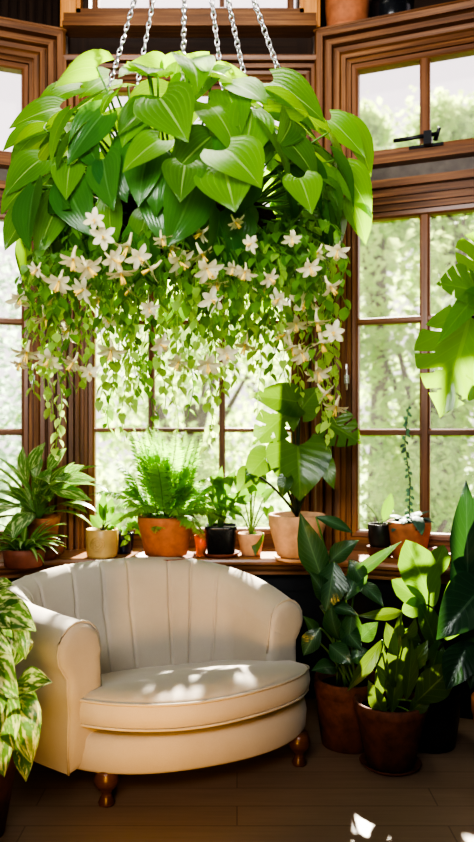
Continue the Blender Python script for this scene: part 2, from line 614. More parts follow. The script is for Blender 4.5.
# side windows
LT0, LT1 = .226, .934
TZ0, TZ1, MZ0, MZ1 = 2.903, 3.352, .863, 2.534
MID = .578
hd = {}
for fc, na, nb, la, lb in ((FR, 2, 3, 'large oak window on the right of the bay with two columns of panes', 'small transom window with a black stay on the right of the bay'),
                           (FL, 4, 5, 'large oak window cut by the left edge of the bay', 'small transom window cut by the left edge of the bay')):
    w = window(na, fc, LT0, LT1, MZ0, MZ1, [MID], [1.395, 1.992], la)
    mb = MB()
    moulding(mb, fc, arch(LT0 - .035, LT1 + .035, SILL_Z, TZ1 + .035), casing_prof(.187))
    a, b = LT0 - .035, LT1 + .035
    fbox(mb, fc, a, b, -.05, .03, SILL_Z, MZ0 - .034)
    for (z0, z1, h) in ((2.568, 2.60, .030), (2.60, 2.635, .048), (2.635, 2.665, .066), (2.665, 2.68, .045), (2.68, 2.72, .085), (2.80, 2.835, .10), (2.835, 2.869, .05)):
        fbox(mb, fc, a, b, -.04, h, z0, z1)
    mb.build('casing', M['wood'], w, smooth=False)
    mb = MB()
    fbox(mb, fc, a, b, -.04, .03, 2.72, 2.80)
    mb.build('fascia', M['grey_board'], w, smooth=False)  # fascia colour carries the grey shadow below the projecting trim
    # slim casement handle on the frame
    mb = MB()
    tube(mb, [fc.pt(LT0 - .05, .07, z) for z in (1.62, 1.66, 1.70, 1.76)], .006, .006, 8)
    fbox(mb, fc, LT0 - .062, LT0 - .038, .045, .07, 1.655, 1.70)
    mb.build('handle', M['steel'], w)
    w = window(nb, fc, LT0, LT1, TZ0, TZ1, [MID], [], lb)
    if fc is FR:
        mb = MB()
        fbox(mb, fc, MID - .075, MID + .10, .05, .058, 2.872, 2.886)
        tube(mb, [fc.pt(MID - .15, .085, 2.915), fc.pt(MID - .06, .085, 2.917), fc.pt(MID + .07, .075, 2.925)], .011, .011, 10)
        fbox(mb, fc, MID + .005, MID + .045, .045, .10, 2.872, 2.94)
        tube(mb, [fc.pt(MID + .06, .06, 2.90), fc.pt(MID + .085, .10, 2.945)], .012, .009, 8)
        mb.build('stay', M['black_metal'], w)


def wall_facet(name, fc, op, ztop, label):
    mb = MB()
    t0, t1, z0, z1 = op
    fbox(mb, fc, 0, fc.ln, -.12, 0, 0, z0)
    fbox(mb, fc, 0, t0, -.12, 0, z0, ztop)
    fbox(mb, fc, t1, fc.ln, -.12, 0, z0, ztop)
    fbox(mb, fc, t0, t1, -.12, 0, z1, ztop)
    return mb.build(name, M['wood_dark'], None, smooth=False, kind='structure', label=label, cat='wall')


wall_facet('wall_right', FR, (LT0 - .034, LT1 + .034, MZ0 - .05, TZ1 + .034), 3.56, 'dark wood wall around the right bay window')
wall_facet('wall_left', FL, (LT0 - .034, LT1 + .034, MZ0 - .05, TZ1 + .034), 3.56, 'dark wood wall around the left bay window')
mb = MB()
a, b = CT0 - .034, CT1 + .034
fbox(mb, FC, 0, FC.ln, -.12, 0, 0, CZ0 - .05)
for t0, t1 in ((0, a), (b, FC.ln)):
    fbox(mb, FC, t0, t1, -.12, 0, CZ0 - .05, 4.3)
fbox(mb, FC, a, b, -.12, 0, CZ1 + .034, 3.70)
fbox(mb, FC, a, b, -.12, 0, 4.19, 4.3)
mb.build('wall_centre', M['wood_dark'], None, smooth=False, kind='structure', label='dark wood wall around the centre bay window', cat='wall')

# niches with a ledge above the side windows
for k, (fc, nm) in enumerate(((FR, 'right'), (FL, 'left'))):
    mb = MB()
    fbox(mb, fc, 0, fc.ln, -.40, .095, 3.560, 3.578)
    mb.build('trim_%d' % (k + 1), M['wood'], None, smooth=False, kind='structure', label='oak ledge on top of the %s window casing' % nm, cat='ledge')
    mb = MB()
    fbox(mb, fc, -.05, fc.ln, -.44, -.40, 3.55, 4.3)
    fbox(mb, fc, -.05, -.02, -.40, -.0, 3.578, 4.3)
    if fc is FL:
        for i in range(7):
            fbox(mb, fc, .02 + i * .05, .055 + i * .05, -.40, -.375, 3.578, 4.3)
    mb.build('wall_%s_niche' % nm, M['wood_dark'], None, smooth=False, kind='structure', label='dark recess above the %s window ledge' % nm, cat='wall')
# corner posts
for k, (t0, t1) in enumerate(((-.005, .105), (FC.ln - .105, FC.ln + .005))):
    mb = MB()
    fbox(mb, FC, t0, t1, -.02, .07, 3.60, 4.3)
    fbox(mb, FC, t0 + .02, t1 - .02, .07, .095, 3.58, 4.3)
    mb.build('trim_%d' % (k + 3), M['wood_orange'], None, smooth=False, kind='structure', label='amber oak post at the top of the %s bay corner' % ('left', 'right')[k], cat='post')
for k, (fc) in enumerate((FL, FR)):
    mb = MB()
    tube(mb, [fc.pt(-.004, .045, z) for z in (SILL_Z, 2.0, 3.56)], .014, .014, 8)
    mb.build('trim_%d' % (k + 5), M['grey_board'], None, kind='structure', label='slim upright bead in the %s bay corner' % ('left', 'right')[k], cat='trim')

# sill running round the bay
DS = .36


def bayline(h):
    k = h * math.tan(ANG / 2)
    return [FL.pt(FL.ln, h, 0), V(CL + k, YW - h, 0), V(CR - k, YW - h, 0), FR.pt(FR.ln, h, 0)]


def bay_strip(mb, prof):
    for (h0, z0), (h1, z1) in zip(prof, prof[1:]):
        A, B = bayline(h0), bayline(h1)
        acc = 0
        for i in range(3):
            ln = (A[i + 1] - A[i]).length
            q = [V(A[i].x, A[i].y, z0), V(A[i + 1].x, A[i + 1].y, z0), V(B[i + 1].x, B[i + 1].y, z1), V(B[i].x, B[i].y, z1)]
            mb.add(q, [(0, 1, 2, 3)], [(acc, h0 + z0), (acc + ln, h0 + z0), (acc + ln, h1 + z1), (acc, h1 + z1)])
            acc += ln


mb = MB()
bay_strip(mb, [(0.0, SILL_Z), (DS - .012, SILL_Z), (DS - .003, SILL_Z - .006), (DS, SILL_Z - .018), (DS - .003, SILL_Z - .032), (DS - .02, SILL_Z - .038),
               (DS - .03, SILL_Z - .045), (DS - .04, SILL_Z - .06), (DS - .055, SILL_Z - .072), (DS - .07, SILL_Z - .075), (DS - .07, SILL_Z - .095), (.0, SILL_Z - .095)])
mb.build('trim_7', M['sill'], None, smooth=False, kind='structure', label='wide oak window sill running round the bay under the plants', cat='window sill')
mb = MB()
bay_strip(mb, [(.20, SILL_Z - .096), (.20, .12), (.225, .11), (.225, 0)])
A = bayline(.20)
for i in range(3):
    for k in range(4):
        p0 = A[i].lerp(A[i + 1], (k + .08) / 4)
        p1 = A[i].lerp(A[i + 1], (k + .92) / 4)
        nrm = (FL, FC, FR)[i].en * .012
        for z0, z1 in ((.17, .20), (.56, .59)):
            q = [p0 + nrm, p1 + nrm, p1 + nrm, p0 + nrm]
            mb.add([V(q[0].x, q[0].y, z0), V(q[1].x, q[1].y, z0), V(q[2].x, q[2].y, z1), V(q[3].x, q[3].y, z1)], [(0, 1, 2, 3)])
mb.build('wall_under_sill', M['panel'], None, smooth=False, kind='structure', label='dark panelling under the window sill', cat='wall')

xr, yr = FR.pt(FR.ln, 0, 0).x, FR.pt(FR.ln, 0, 0).y
xl = FL.pt(FL.ln, 0, 0).x
for nm, x0, x1, y0, y1 in (('wall_right_side', xr, xr + .1, -1.6, yr + .04), ('wall_left_side', xl - .1, xl, -1.6, yr + .04), ('wall_back', xl - .1, xr + .1, -1.7, -1.6)):
    mb = MB()
    box(mb, x0, x1, y0, y1, 0, 4.3)
    mb.build(nm, M['plaster'], None, smooth=False, kind='structure')
mb = MB()
box(mb, xl - .1, xr + .1, -1.7, YW + .1, -.06, 0)
mb.build('floor', M['floor'], None, smooth=False, kind='structure', label='brown oak plank floor', cat='floor')
mb = MB()
box(mb, xl - .5, xr + .5, -1.7, YW + .5, 4.3, 4.36)
mb.build('ceiling', M['plaster'], None, smooth=False, kind='structure')

def clampbay(mb, h=.125):
    for i, p in enumerate(mb.v):
        q = Vector(p)
        for fc in (FC, FR, FL):
            dd = (q - fc.o).dot(fc.en)
            if dd < h:
                q = q + fc.en * (h - dd)
        mb.v[i] = tuple(q)


# ------------------------------------------------------------------ armchair
CH = empty('armchair', (-.157, 2.975, 0), math.radians(22), label='cream linen tub armchair with turned wooden feet', cat='armchair')


def catmull(ps, n):
    out = []
    m = len(ps)
    for k in range(n + 1):
        x = k / n * (m - 1)
        i = min(int(x), m - 2)
        t = x - i
        p0, p1, p2, p3 = ps[max(i - 1, 0)], ps[i], ps[i + 1], ps[min(i + 2, m - 1)]
        out.append(tuple(.5 * ((2 * b) + (-a + c) * t + (2 * a - 5 * b + 4 * c - d) * t * t + (-a + 3 * b - 3 * c + d) * t ** 3) for a, b, c, d in zip(p0, p1, p2, p3)))
    return out


ctrl = [(-.47, .00, .690), (-.57, .16, .700), (-.665, .36, .72), (-.625, .56, .75), (-.41, .68, .782), (-.09, .72, .790), (.18, .69, .775), (.37, .56, .735), (.455, .40, .690), (.50, .235, .64)]
NP = 520
path = catmull(ctrl, NP)
acc = [0]
for a, b in zip(path, path[1:]):
    acc.append(acc[-1] + math.hypot(b[0] - a[0], b[1] - a[1]))
TOT = acc[-1]
seams = [TOT * (.19 + .62 * i / 8 + .012 * math.sin(i * 2.3)) for i in range(9)]
shell = MB()
secs = []
for i, (u, v, zt) in enumerate(path):
    a, b = path[max(i - 1, 0)], path[min(i + 1, NP)]
    dx, dy = b[0] - a[0], b[1] - a[1]
    l = math.hypot(dx, dy)
    nx, ny = -dy / l, dx / l
    s = acc[i] / TOT
    back = math.sin(PI * min(1, max(0, (s - .12) / .76))) if .12 < s < .88 else 0.0
    r = .096 - .020 * back + .016 * max(0, 1 - abs(s - .13) / .12)
    if s < .06: r += .008 * (1 - s / .06)
    bo = .055 - .13 * back
    sec = [(-.12 - .10 * back, .16), (-.118 - .085 * back, .32), (-.11 - .055 * back, .42), (-.10 - .030 * back, .52)]
    zc = zt - r
    for z in (.58, .63):
        if z < zc - .02:
            sec.append((-r - .008 - .012 * back, z))
    while len(sec) < 6:
        sec.append((-r - .004, zc - .02 + .008 * (len(sec) - 4)))
    for k in range(12):
        an = math.radians(180 - k * 20)
        sec.append((r * math.cos(an), zc + r * math.sin(an)))
    sec += [(r * .55, zc - r * .85 - .01), (r * .45 + .01, zc - .16), (bo * .7 + .012, .36), (bo, .24), (bo - .005, .135)]
    g = 0
    if back > 0:
        d = min(abs(acc[i] - q) for q in seams)
        g = .013 * math.exp(-(d / .0065) ** 2)
    row = []
    for k, (o, z) in enumerate(sec):
        oo = o
        if 1 <= k <= 11 and back > 0:
            oo += g * min(1, back * 2)
        row.append((u + nx * oo, v + ny * oo, z))
    secs.append(row)
ns = len(secs[0])
vs = [p for r in secs for p in r]
uv = [(acc[i], k / ns) for i in range(NP + 1) for k in range(ns)]
fs = [(i * ns + k, i * ns + k + 1, (i + 1) * ns + k + 1, (i + 1) * ns + k) for i in range(NP) for k in range(ns - 1)]
shell.add(vs, fs, uv)
for idx, sg in ((0, 1), (NP, -1)):
    row = [Vector(p) for p in secs[idx]]
    tn = (Vector(path[1]) - Vector(path[0])) if idx == 0 else (Vector(path[NP - 1]) - Vector(path[NP]))
    tn.z = 0
    tn.normalize()
    c = sum(row, Vector()) / len(row)
    rs = [row]
    for k, (sc, off) in enumerate(((.93, .016), (.80, .024), (.45, .026))):
        rs.append([c + (p - c) * sc - tn * off for p in row])
    # pleats on the scroll
    allv = []
    for kk, rr in enumerate(rs):
        for j, p in enumerate(rr):
            allv.append(p - tn * (.004 * math.sin(j * 2.6) if kk == 2 else 0))
    allv.append(c - tn * .026)
    f2 = []
    n2 = len(row)
    for kk in range(3):
        for j in range(n2):
            j2 = (j + 1) % n2
            f2.append((kk * n2 + j, kk * n2 + j2, (kk + 1) * n2 + j2, (kk + 1) * n2 + j))
    for j in range(n2):
        f2.append((3 * n2 + j, 3 * n2 + (j + 1) % n2, 4 * n2))
    shell.add(allv, f2)
SHELL = shell.build('backrest', M['fabric'], CH, local=True, fix=True, label='curved back flowing into rolled arms')
for idx in (0, NP):
    pip = MB()
    tn = (Vector(path[1]) - Vector(path[0])) if idx == 0 else (Vector(path[NP - 1]) - Vector(path[NP]))
    tn.z = 0
    tn.normalize()
    tube(pip, [Vector(p) - tn * .004 for p in secs[idx][2:]], .005, .005, 6)
    pip.build('arm_piping', M['seam'], SHELL, local=True)


def outline(rx, vf, vb, n=72, ex=3.2, front=.0):
    o = []
    vc = .26
    for k in range(n):
        a = 2 * PI * k / n
        c, s_ = math.cos(a), math.sin(a)
        e = ex if s_ < 0 else 2.4
        q = (abs(c) ** e + abs(s_) ** e) ** (-1 / e)
        x, y = c * q, s_ * q
        yy = vc + y * ((vb - vc) if y > 0 else (vc - vf))
        if y < 0:
            yy -= front * (1 - x * x) * (-y)
        o.append((x * rx, yy))
    return o


def ringloft(mb, ol, rings, crown=None):
    n = len(ol)
    cx, cy = 0, .26
    vs, fs = [], []
    for (ins, z) in rings:
        for (x, y) in ol:
            d = math.hypot(x - cx, y - cy)
            k = max(0.0, (d - ins) / d)
            zz = z
            if crown: zz += crown(cx + (x - cx) * k, cy + (y - cy) * k)
            vs.append((cx + (x - cx) * k, cy + (y - cy) * k, zz))
    for i in range(len(rings) - 1):
        for k in range(n):
            k2 = (k + 1) % n
            fs.append((i * n + k, i * n + k2, (i + 1) * n + k2, (i + 1) * n + k))
    fs.append(tuple(range(n - 1, -1, -1)))
    fs.append(tuple((len(rings) - 1) * n + k for k in range(n)))
    mb.add(vs, fs, [(0, 0)] * len(vs))


base = MB()
ringloft(base, outline(.55, -.055, .66, front=.105), [(.03, .130), (.006, .133), (0, .143), (-.004, .20), (.006, .250), (.024, .264), (.09, .268)])
base.build('base', M['fabric'], CH, local=True, label='upholstered apron below the cushion')
cus = MB()
tilt = lambda x, y: -.23 * max(0, y) + .004 * math.sin(x * 9 + y * 5)
ringloft(cus, outline(.56, -.075, .69, front=.12), [(.09, .300), (.045, .297), (.016, .302), (.0, .318), (-.006, .35), (.0, .388), (.010, .404), (.022, .412), (.05, .423), (.10, .430), (.18, .436), (.28, .438), (.40, .439)], tilt)
CUSH = cus.build('seat_cushion', M['fabric'], CH, local=True, label='plump loose seat cushion with piped edge')
for z, ins in ((.400, .002), (.308, .006)):
    pip = MB()
    ol = outline(.56 - ins, -.075, .69, front=.12)
    ol = [p for p in ol]
    tube(pip, [V(x, y, z + tilt(x, y)) for x, y in ol + ol[:1]], .0055, .0055, 6, cap=False)
    pip.build('cushion_piping', M['seam'], CUSH, local=True)
for u, v in ((-.37, -.03), (.45, .0), (-.36, .55), (.36, .55)):
    ft = MB()
    lathe(ft, (u, v, 0), [(.022, 0), (.030, .006), (.031, .016), (.024, .03), (.019, .045), (.022, .056), (.040, .072), (.047, .09), (.047, .108), (.040, .122), (.036, .14)], 20)
    ft.build('foot', M['foot'], CH, local=True)

# ------------------------------------------------------------------ plants
def pot_profile(r_top, r_bot, h, rim=.2, rimw=.08):
    hr = h * (1 - rim)
    rr = r_bot + (r_top - r_bot) * .93
    return [(r_bot * .9, 0), (r_bot, .004), (rr * .995 - .0, hr - .002), (r_top * (1 - .02), hr), (r_top, hr + .004), (r_top * 1.01, h - .006), (r_top * .985, h), (r_top * .90, h), (r_top * .87, h - .02), (r_top * .84, h * .86)]


def plain_profile(r_top, r_bot, h):
    rm = max(r_top, r_bot)
    return [(r_bot * .85, 0), (r_bot * .97, .006), (r_bot, .02), ((r_top + r_bot) / 2 * 1.03, h * .5), (r_top, h - .006), (r_top * .97, h), (r_top * .90, h), (r_top * .87, h * .86)]


def potted(name, c, prof, mat, label, cat='potted plant', square=0.0, rot=0.0, seg=32, group=None, soil=True):
    root = empty(name, c, label=label, cat=cat, group=group)
    mb = MB()
    lathe(mb, c, prof, seg, square=square, rot=rot)
    mb.build('pot', mat, root)
    if soil:
        h = prof[-3][1]
        r = prof[-1][0]
        mb = MB()
        lathe(mb, (c[0], c[1], c[2] + prof[-1][1] - .004), [(r, 0), (r * .98, .008), (r * .5, .014), (.004, .016)], seg, square=square, rot=rot)
        mb.build('soil', M['soil'], root)
    return root


def saucer(c, r, mat, label):
    mb = MB()
    lathe(mb, c, [(r * .78, 0), (r * .85, .003), (r, .020), (r * .97, .022), (r * .84, .007), (r * .3, .006)], 32)
    return mb.build('saucer', mat, None, label=label, cat='saucer')


def rosette(fol, stm, c, n, L, W, kind, pet=(.1, .2), elev=(20, 80), mat=None, az=(0, 360), droop=(.4, 1.1), fold=.2, wav=0.0, rows=8, cols=2, sr=.004, spread=.02, leafang=0.5, curl=0):
    for i in range(n):
        a = math.radians(U(*az) if az != (0, 360) else (i * 137.5 + U(-20, 20)))
        e = math.radians(U(*elev))
        out = V(math.cos(a), math.sin(a), 0)
        d = out * math.cos(e) + V(0, 0, math.sin(e))
        p0 = Vector(c) + out * U(0, spread)
        pl = U(*pet)
        s = U(.75, 1.15)
        if pl > .01:
            p1 = p0 + d * pl
            mid = p0 + V(0, 0, 1) * pl * .5 + out * pl * .12 * math.cos(e)
            tube(stm, bez(p0, mid, p1, 5), sr, sr * .7, 5)
        else:
            p1 = p0
        le = e - leafang * U(.6, 1.3)
        d2 = out * math.cos(le) + V(0, 0, math.sin(le))
        up = V(0, 0, 1) * math.cos(le) - out * math.sin(le) + V(U(-.3, .3), U(-.3, .3), 0)
        leaf(fol, p1, d2, up, L * s, W * s, kind, droop=U(*droop), fold=fold, wav=wav, rows=rows, cols=cols, curl=curl)


def petioled(fol, stm, root, a, b, W, n=(0, -1, .3), sr=.004, bow=None, **kw):
    a, b, root = Vector(a), Vector(b), Vector(root)
    mid = (root + a) / 2 + (Vector(bow) if bow else V(0, 0, (a - root).length * .18))
    tube(stm, bez(root, mid, a, 9), sr, sr * .7, 6)
    leaf_to(fol, a, b, W, n, **kw)


# --- the hanging basket
HB = V(-.215, 3.0, 2.34)
hang = empty('hanging_basket', HB, label='huge hanging basket of broad heart leaves and trailing cream blossoms on chains', cat='hanging plant')
mb = MB()
lathe(mb, (HB.x, HB.y, 2.05), [(.16, 0), (.25, .02), (.32, .07), (.355, .13), (.365, .17), (.372, .175), (.372, .195), (.36, .195), (.34, .15)], 40)
for k in range(7):
    z = 2.062 + k * .024
    r = .24 + .125 * (k / 6) ** .6
    tube(mb, [V(HB.x + r * math.cos(2 * PI * i / 40), HB.y + r * math.sin(2 * PI * i / 40), z) for i in range(41)], .011, .011, 6, cap=False)
mb.build('planter', M['basket'], hang, label='dark woven bowl')
mb = MB()
lathe(mb, (HB.x, HB.y, 2.18), [(.34, 0), (.33, .03), (.2, .05), (.01, .06)], 30)
mb.build('soil', M['soil'], hang)
HOOK = V(HB.x + .02, HB.y, 3.86)
mb = MB()
tube(mb, [V(HOOK.x, HOOK.y, 4.3), V(HOOK.x, HOOK.y, 4.0), V(HOOK.x, HOOK.y, 3.93)], .012, .012, 8)
tube(mb, [V(HOOK.x + .045 * math.sin(k * 2 * PI / 20), HOOK.y, 3.885 + .045 * math.cos(k * 2 * PI / 20)) for k in range(21)], .008, .008, 8, cap=False)
mb.build('hook', M['steel'], hang)
ends = [P(100, 118, 2.86), P(132, 112, 3.1), P(182, 110, 2.66), P(226, 112, 3.25), P(252, 112, 2.98), P(292, 108, 2.95)]
for e in ends:
    mb = MB()
    a = HOOK
    L = (e - a).length
    n = int(L / .026)
    d = (e - a).normalized()
    s1 = d.cross(V(0, 1, 0)).normalized()
    s2 = d.cross(s1).normalized()
    for i in range(n):
        c = a + d * ((i + .5) * L / n)
        w = s1 if i % 2 else s2
        w = (w + (s2 if i % 2 else s1) * .5).normalized()
        pts = []
        for k in range(13):
            an = 2 * PI * k / 12
            pts.append(c + d * (.0180 * math.cos(an)) + w * (.0098 * math.sin(an)))
        tube(mb, pts, .0038, .0038, 5, cap=False)
    mb.build('chain', M['steel'], hang)
# the broad leaves
fol = MB()
stm = MB()
EC = V(HB.x, HB.y, 2.26)
RX, RZ = .76, .61


def dome(az, el, k):
    k = k * (math.cos(el) ** 4 + math.sin(el) ** 4) ** -.10
    return EC + V(math.cos(az) * math.cos(el) * RX * k, math.sin(az) * math.cos(el) * RX * k * .92, math.sin(el) * RZ * k)


fol_low = MB()
rings = [(84, 4, .9), (70, 10, 1.0), (57, 15, 1.0), (45, 19, 1.0), (34, 23, 1.0), (23, 26, .95), (12, 28, .95), (1, 28, .95), (-10, 28, .9), (-21, 24, .85)]
for el0, n, sc in rings:
    ph = U(0, 6)
    for i in range(n):
        az = ph + 2 * PI * i / n + U(-.18, .18)
        el = math.radians(el0 + U(-8, 8))
        kk = U(.84, 1.03)
        L = U(.18, .27) * sc
        down = math.radians(U(14, 28)) if el0 > 0 else math.radians(U(20, 38))
        a = dome(az, el, kk * U(.74, .86))
        b = dome(az + U(-.28, .28), el - down, kk)
        d = (b - a).normalized()
        outn = (a - EC)
        outn = V(outn.x, outn.y, outn.z * 1.4).normalized() + V(U(-.5, .5), U(-.5, .5), U(-.2, .4))
        root = HB + V(math.cos(az) * .2, math.sin(az) * .2, -.13)
        tube(stm, bez(root, (root + a) / 2 + V(0, 0, .08), a, 5), .005, .004, 5)
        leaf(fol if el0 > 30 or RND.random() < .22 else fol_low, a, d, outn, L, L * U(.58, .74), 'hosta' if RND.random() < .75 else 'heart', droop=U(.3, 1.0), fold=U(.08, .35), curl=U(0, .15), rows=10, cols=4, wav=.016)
for (ax, ay, bx, by, Y, w) in ((48, 128, 2, 150, 2.8, .14), (42, 176, 0, 214, 2.7, .15), (36, 205, 4, 250, 2.65, .13), (80, 88, 34, 112, 3.0, .15), (90, 150, 60, 122, 2.75, .15), (342, 118, 372, 176, 3.0, .14), (352, 200, 366, 244, 2.8, .11)):
    leaf_to(fol, P(ax, ay, Y + .06), P(bx, by, Y), w, (U(-.2, .2), -.8, .7), kind='hosta', droop=.6, fold=.2, rows=10, cols=4)
# a few single leaves that stand out against the frame in the photograph
for (ax, ay, bx, by, Y, w) in ((330, 120, 366, 158, 2.95, .13), (345, 170, 372, 218, 2.8, .14), (60, 108, 8, 128, 2.9, .14), (40, 160, 4, 196, 2.7, .15), (60, 200, 35, 262, 2.6, .13), (225, 150, 262, 188, 2.25, .21),
                               (160, 98, 188, 142, 2.3, .20), (110, 78, 78, 98, 3.1, .16), (160, 140, 122, 172, 2.3, .12), (225, 170, 235, 212, 2.26, .20), (185, 165, 180, 202, 2.28, .14), (300, 178, 312, 214, 2.35, .13),
                               (20, 215, 36, 238, 2.7, .12), (272, 82, 326, 122, 2.75, .18), (180, 95, 232, 66, 2.7, .20), (70, 165, 66, 200, 2.5, .12)):
    leaf_to(fol, P(ax, ay, Y + .05), P(bx, by, Y), w, (U(-.2, .2), -1, .5), kind='heart', droop=.5, fold=.15, rows=10, cols=4)
fol.build('foliage', M['leaf_basket'], hang, label='dome of broad glossy heart shaped leaves')
fol_low.build('lower_foliage', M['leaf_basket_shade'], hang, label='heart leaves round the bowl darkened for shade')
stm.build('stems', M['stem'], hang)

# trailing vines with small leaves
flower_spots = []
vine_bottoms = [(24, 335), (32, 372), (41, 352), (50, 398), (58, 436), (66, 372), (75, 352), (84, 366), (93, 340), (101, 392), (110, 408), (118, 372), (126, 420), (134, 384), (142, 366), (150, 408), (158, 352), (166, 392), (174, 414),
                (182, 366), (190, 398), (198, 352), (206, 428), (214, 420), (222, 378), (230, 344), (238, 362), (246, 334), (254, 352), (262, 340), (270, 356), (278, 334), (286, 362), (294, 346), (302, 372), (310, 352), (318, 402), (326, 428), (334, 388), (340, 352)]
allv = []
for k, (bx, by) in enumerate(vine_bottoms):
    allv.append((bx + U(-3, 3), by, U(2.48, 2.75) if k % 2 else U(2.75, 3.05)))
for k in range(22):
    allv.append((U(35, 335), U(300, 395), U(2.5, 3.35)))
for k in range(38):
    allv.append((30 + k * 8.4 + U(-5, 5), U(262, 335), U(2.42, 2.7)))
for vi, (bx, by, Y) in enumerate(allv):
    mb = MB()
    end = P(bx, by + (22 if by > 345 else 8), Y)
    c2 = Vector((HB.x, HB.y))
    r = Vector((end.x, end.y)) - c2
    if r.length > .66:
        r = r.normalized() * .66
    top = V(c2.x + r.x * .75, c2.y + r.y * .75, 2.24 + .32 * r.y + U(-.07, .05))
    if r.length < .3:
        top.z = U(2.06, 2.16)
    kp = V(end.x + U(-.02, .02), end.y, min(top.z - .12, end.z + (top.z - end.z) * .62))
    pts = bez(top, V(end.x, end.y, top.z - .02), kp, 8)
    nseg = 14
    for i in range(1, nseg + 1):
        t = i / nseg
        pts.append(V(kp.x + (end.x - kp.x) * t + .010 * math.sin(t * 9 + bx), kp.y + .010 * math.cos(t * 8 + bx), kp.z + (end.z - kp.z) * t))
    tube(mb, pts, .0028, .0016, 4)
    ac = 0.0
    nxt = U(.0, .02)
    k = 0
    for p, q in zip(pts, pts[1:]):
        l = (q - p).length
        while nxt < ac + l:
            c = p.lerp(q, (nxt - ac) / l)
            frac = (nxt) / .9
            a = k * 2.4 + U(-.6, .6)
            o = V(math.cos(a), math.sin(a), 0)
            sz = U(.028, .054) * (1.0 if c.z > 1.75 else .88)
            leaf(mb, c + o * .006, o * .75 + V(0, 0, -U(.5, 1.0)), o * .8 + V(U(-.4, .4), U(-.4, .4), .55), sz, sz * U(.62, .85), 'heart' if k % 3 else 'oval', droop=.4, fold=.2, rows=4, cols=1)
            k += 1
            nxt += U(.016, .027)
        ac += l
    mb.build('vine', M['leaf_vine_shade' if (vi >= 62 or vi % 5 == 0) else 'leaf_vine'], hang)
    flower_spots.append(pts)

# one blossom, then copies
fl = MB()
sta = MB()
for k in range(6):
    a = 2 * PI * k / 6
    o = V(math.cos(a), 0, math.sin(a))
    q = 1.0 if k % 2 else .86
    leaf(fl, o * .003, o * .85 + V(0, -.50, 0), V(0, -.85, 0) + o * -.5, .040 * q, .021, 'petal', droop=.75 if k % 2 else .45, fold=.25, rows=6, cols=2)
for k in range(3):
    a = 2 * PI * k / 3 + .4
    tube(sta, [V(0, 0, 0), V(math.cos(a) * .005, -.030, math.sin(a) * .005)], .0016, .0026, 5)
tube(fl, [V(0, .03, .006), V(0, .014, 0), V(0, 0, 0)], .0025, .006, 6)
spots = [(95, 218), (104, 236), (120, 270), (140, 256), (152, 268), (172, 244), (178, 262), (203, 232), (208, 268), (216, 282), (246, 270), (292, 237), (320, 254), (250, 245), (160, 238),
         (35, 268), (18, 300), (72, 258), (98, 298), (68, 330), (22, 365), (48, 360), (72, 362), (88, 372), (28, 350), (86, 268), (330, 285), (308, 300), (335, 330), (300, 352), (318, 372), (326, 392), (335, 405), (278, 300), (262, 290),
         (178, 362), (208, 365), (245, 345), (210, 300), (150, 310), (130, 290), (285, 335), (322, 340), (268, 278), (235, 222), (128, 244), (112, 258), (200, 252), (232, 268), (310, 268), (296, 322), (110, 350), (160, 345), (54, 300), (338, 250),
         (60, 282), (84, 288), (44, 318), (110, 318), (226, 352), (315, 322), (290, 345)]
me_fl = None
for (x, y) in spots:
    Y = U(2.34, 2.5) if y < 290 else U(2.40, 2.7)
    p = P(x + U(-2, 2), y + U(-2, 2), Y)
    if me_fl is None:
        o = fl.build('blossom', M['petal'], hang, local=True)
        me_fl = o.data
        st = sta.build('stamens', M['pollen'], o, local=True, label='yellow stamens')
        me_st = st.data
    else:
        o = bpy.data.objects.new('blossom', me_fl)
        COL.objects.link(o)
        o.parent = hang
        st = bpy.data.objects.new('stamens', me_st)
        st['label'] = 'yellow stamens'
        COL.objects.link(st)
        st.parent = o
    o.location = p - HB
    s = U(.85, 1.5)
    o.scale = (s, s, s)
    o.rotation_euler = (U(.3, 1.5), U(-.5, .5), U(-1.3, 1.3))

# --- sill plants
def sillpt(px, py, dz=0.0):
    """point on the sill seen at (px, py)"""
    Y = (EYE - SILL_Z - dz) * F / (py - HY)
    return V((px - CX) * Y / F, Y, SILL_Z + dz)


# left: variegated dracaena on a clay block stand
c0 = V(-1.03, 3.86, SILL_Z)
mb = MB()
lathe(mb, c0, [(.115, 0), (.12, .005), (.125, .05), (.12, .055), (.10, .055)], 24, square=.7)
mb.build('plant_stand', M['terra_red'], None, label='low square clay block under the dracaena pot on the left sill', cat='plant stand')
c = V(-1.03, 3.86, SILL_Z + .056)
t = potted('potted_dracaena', c, [(.085, 0), (.09, .004), (.108, .115), (.112, .12), (.112, .15), (.104, .15), (.098, .14), (.095, .12)], M['terracotta'], 'variegated dracaena in an orange square pot raised on a clay block', square=.55, seg=40, rot=.1)
fol, stm = MB(), MB()
top = c + V(0, 0, .13)
rosette(fol, stm, top, 34, .29, .10, 'lance', pet=(.05, .24), elev=(18, 82), droop=(.5, 1.2), fold=.25, rows=9, cols=3, leafang=.35)
for (ax, ay, bx, by, w) in ((28, 482, 22, 446, .07), (48, 470, 66, 448, .08), (55, 478, 97, 480, .07), (50, 488, 92, 500, .075), (30, 470, 45, 442, .07), (40, 490, 52, 468, .08), (60, 480, 84, 465, .07)):
    petioled(fol, stm, top, P(ax, ay, 3.74), P(bx, by, 3.68), w, (U(-.3, .3), -1, .6), kind='lance', droop=.7, fold=.2, rows=9, cols=3)
clampbay(fol)
clampbay(stm)
fol.build('foliage', M['leaf_varieg'], t)
stm.build('stems', M['stem'], t)

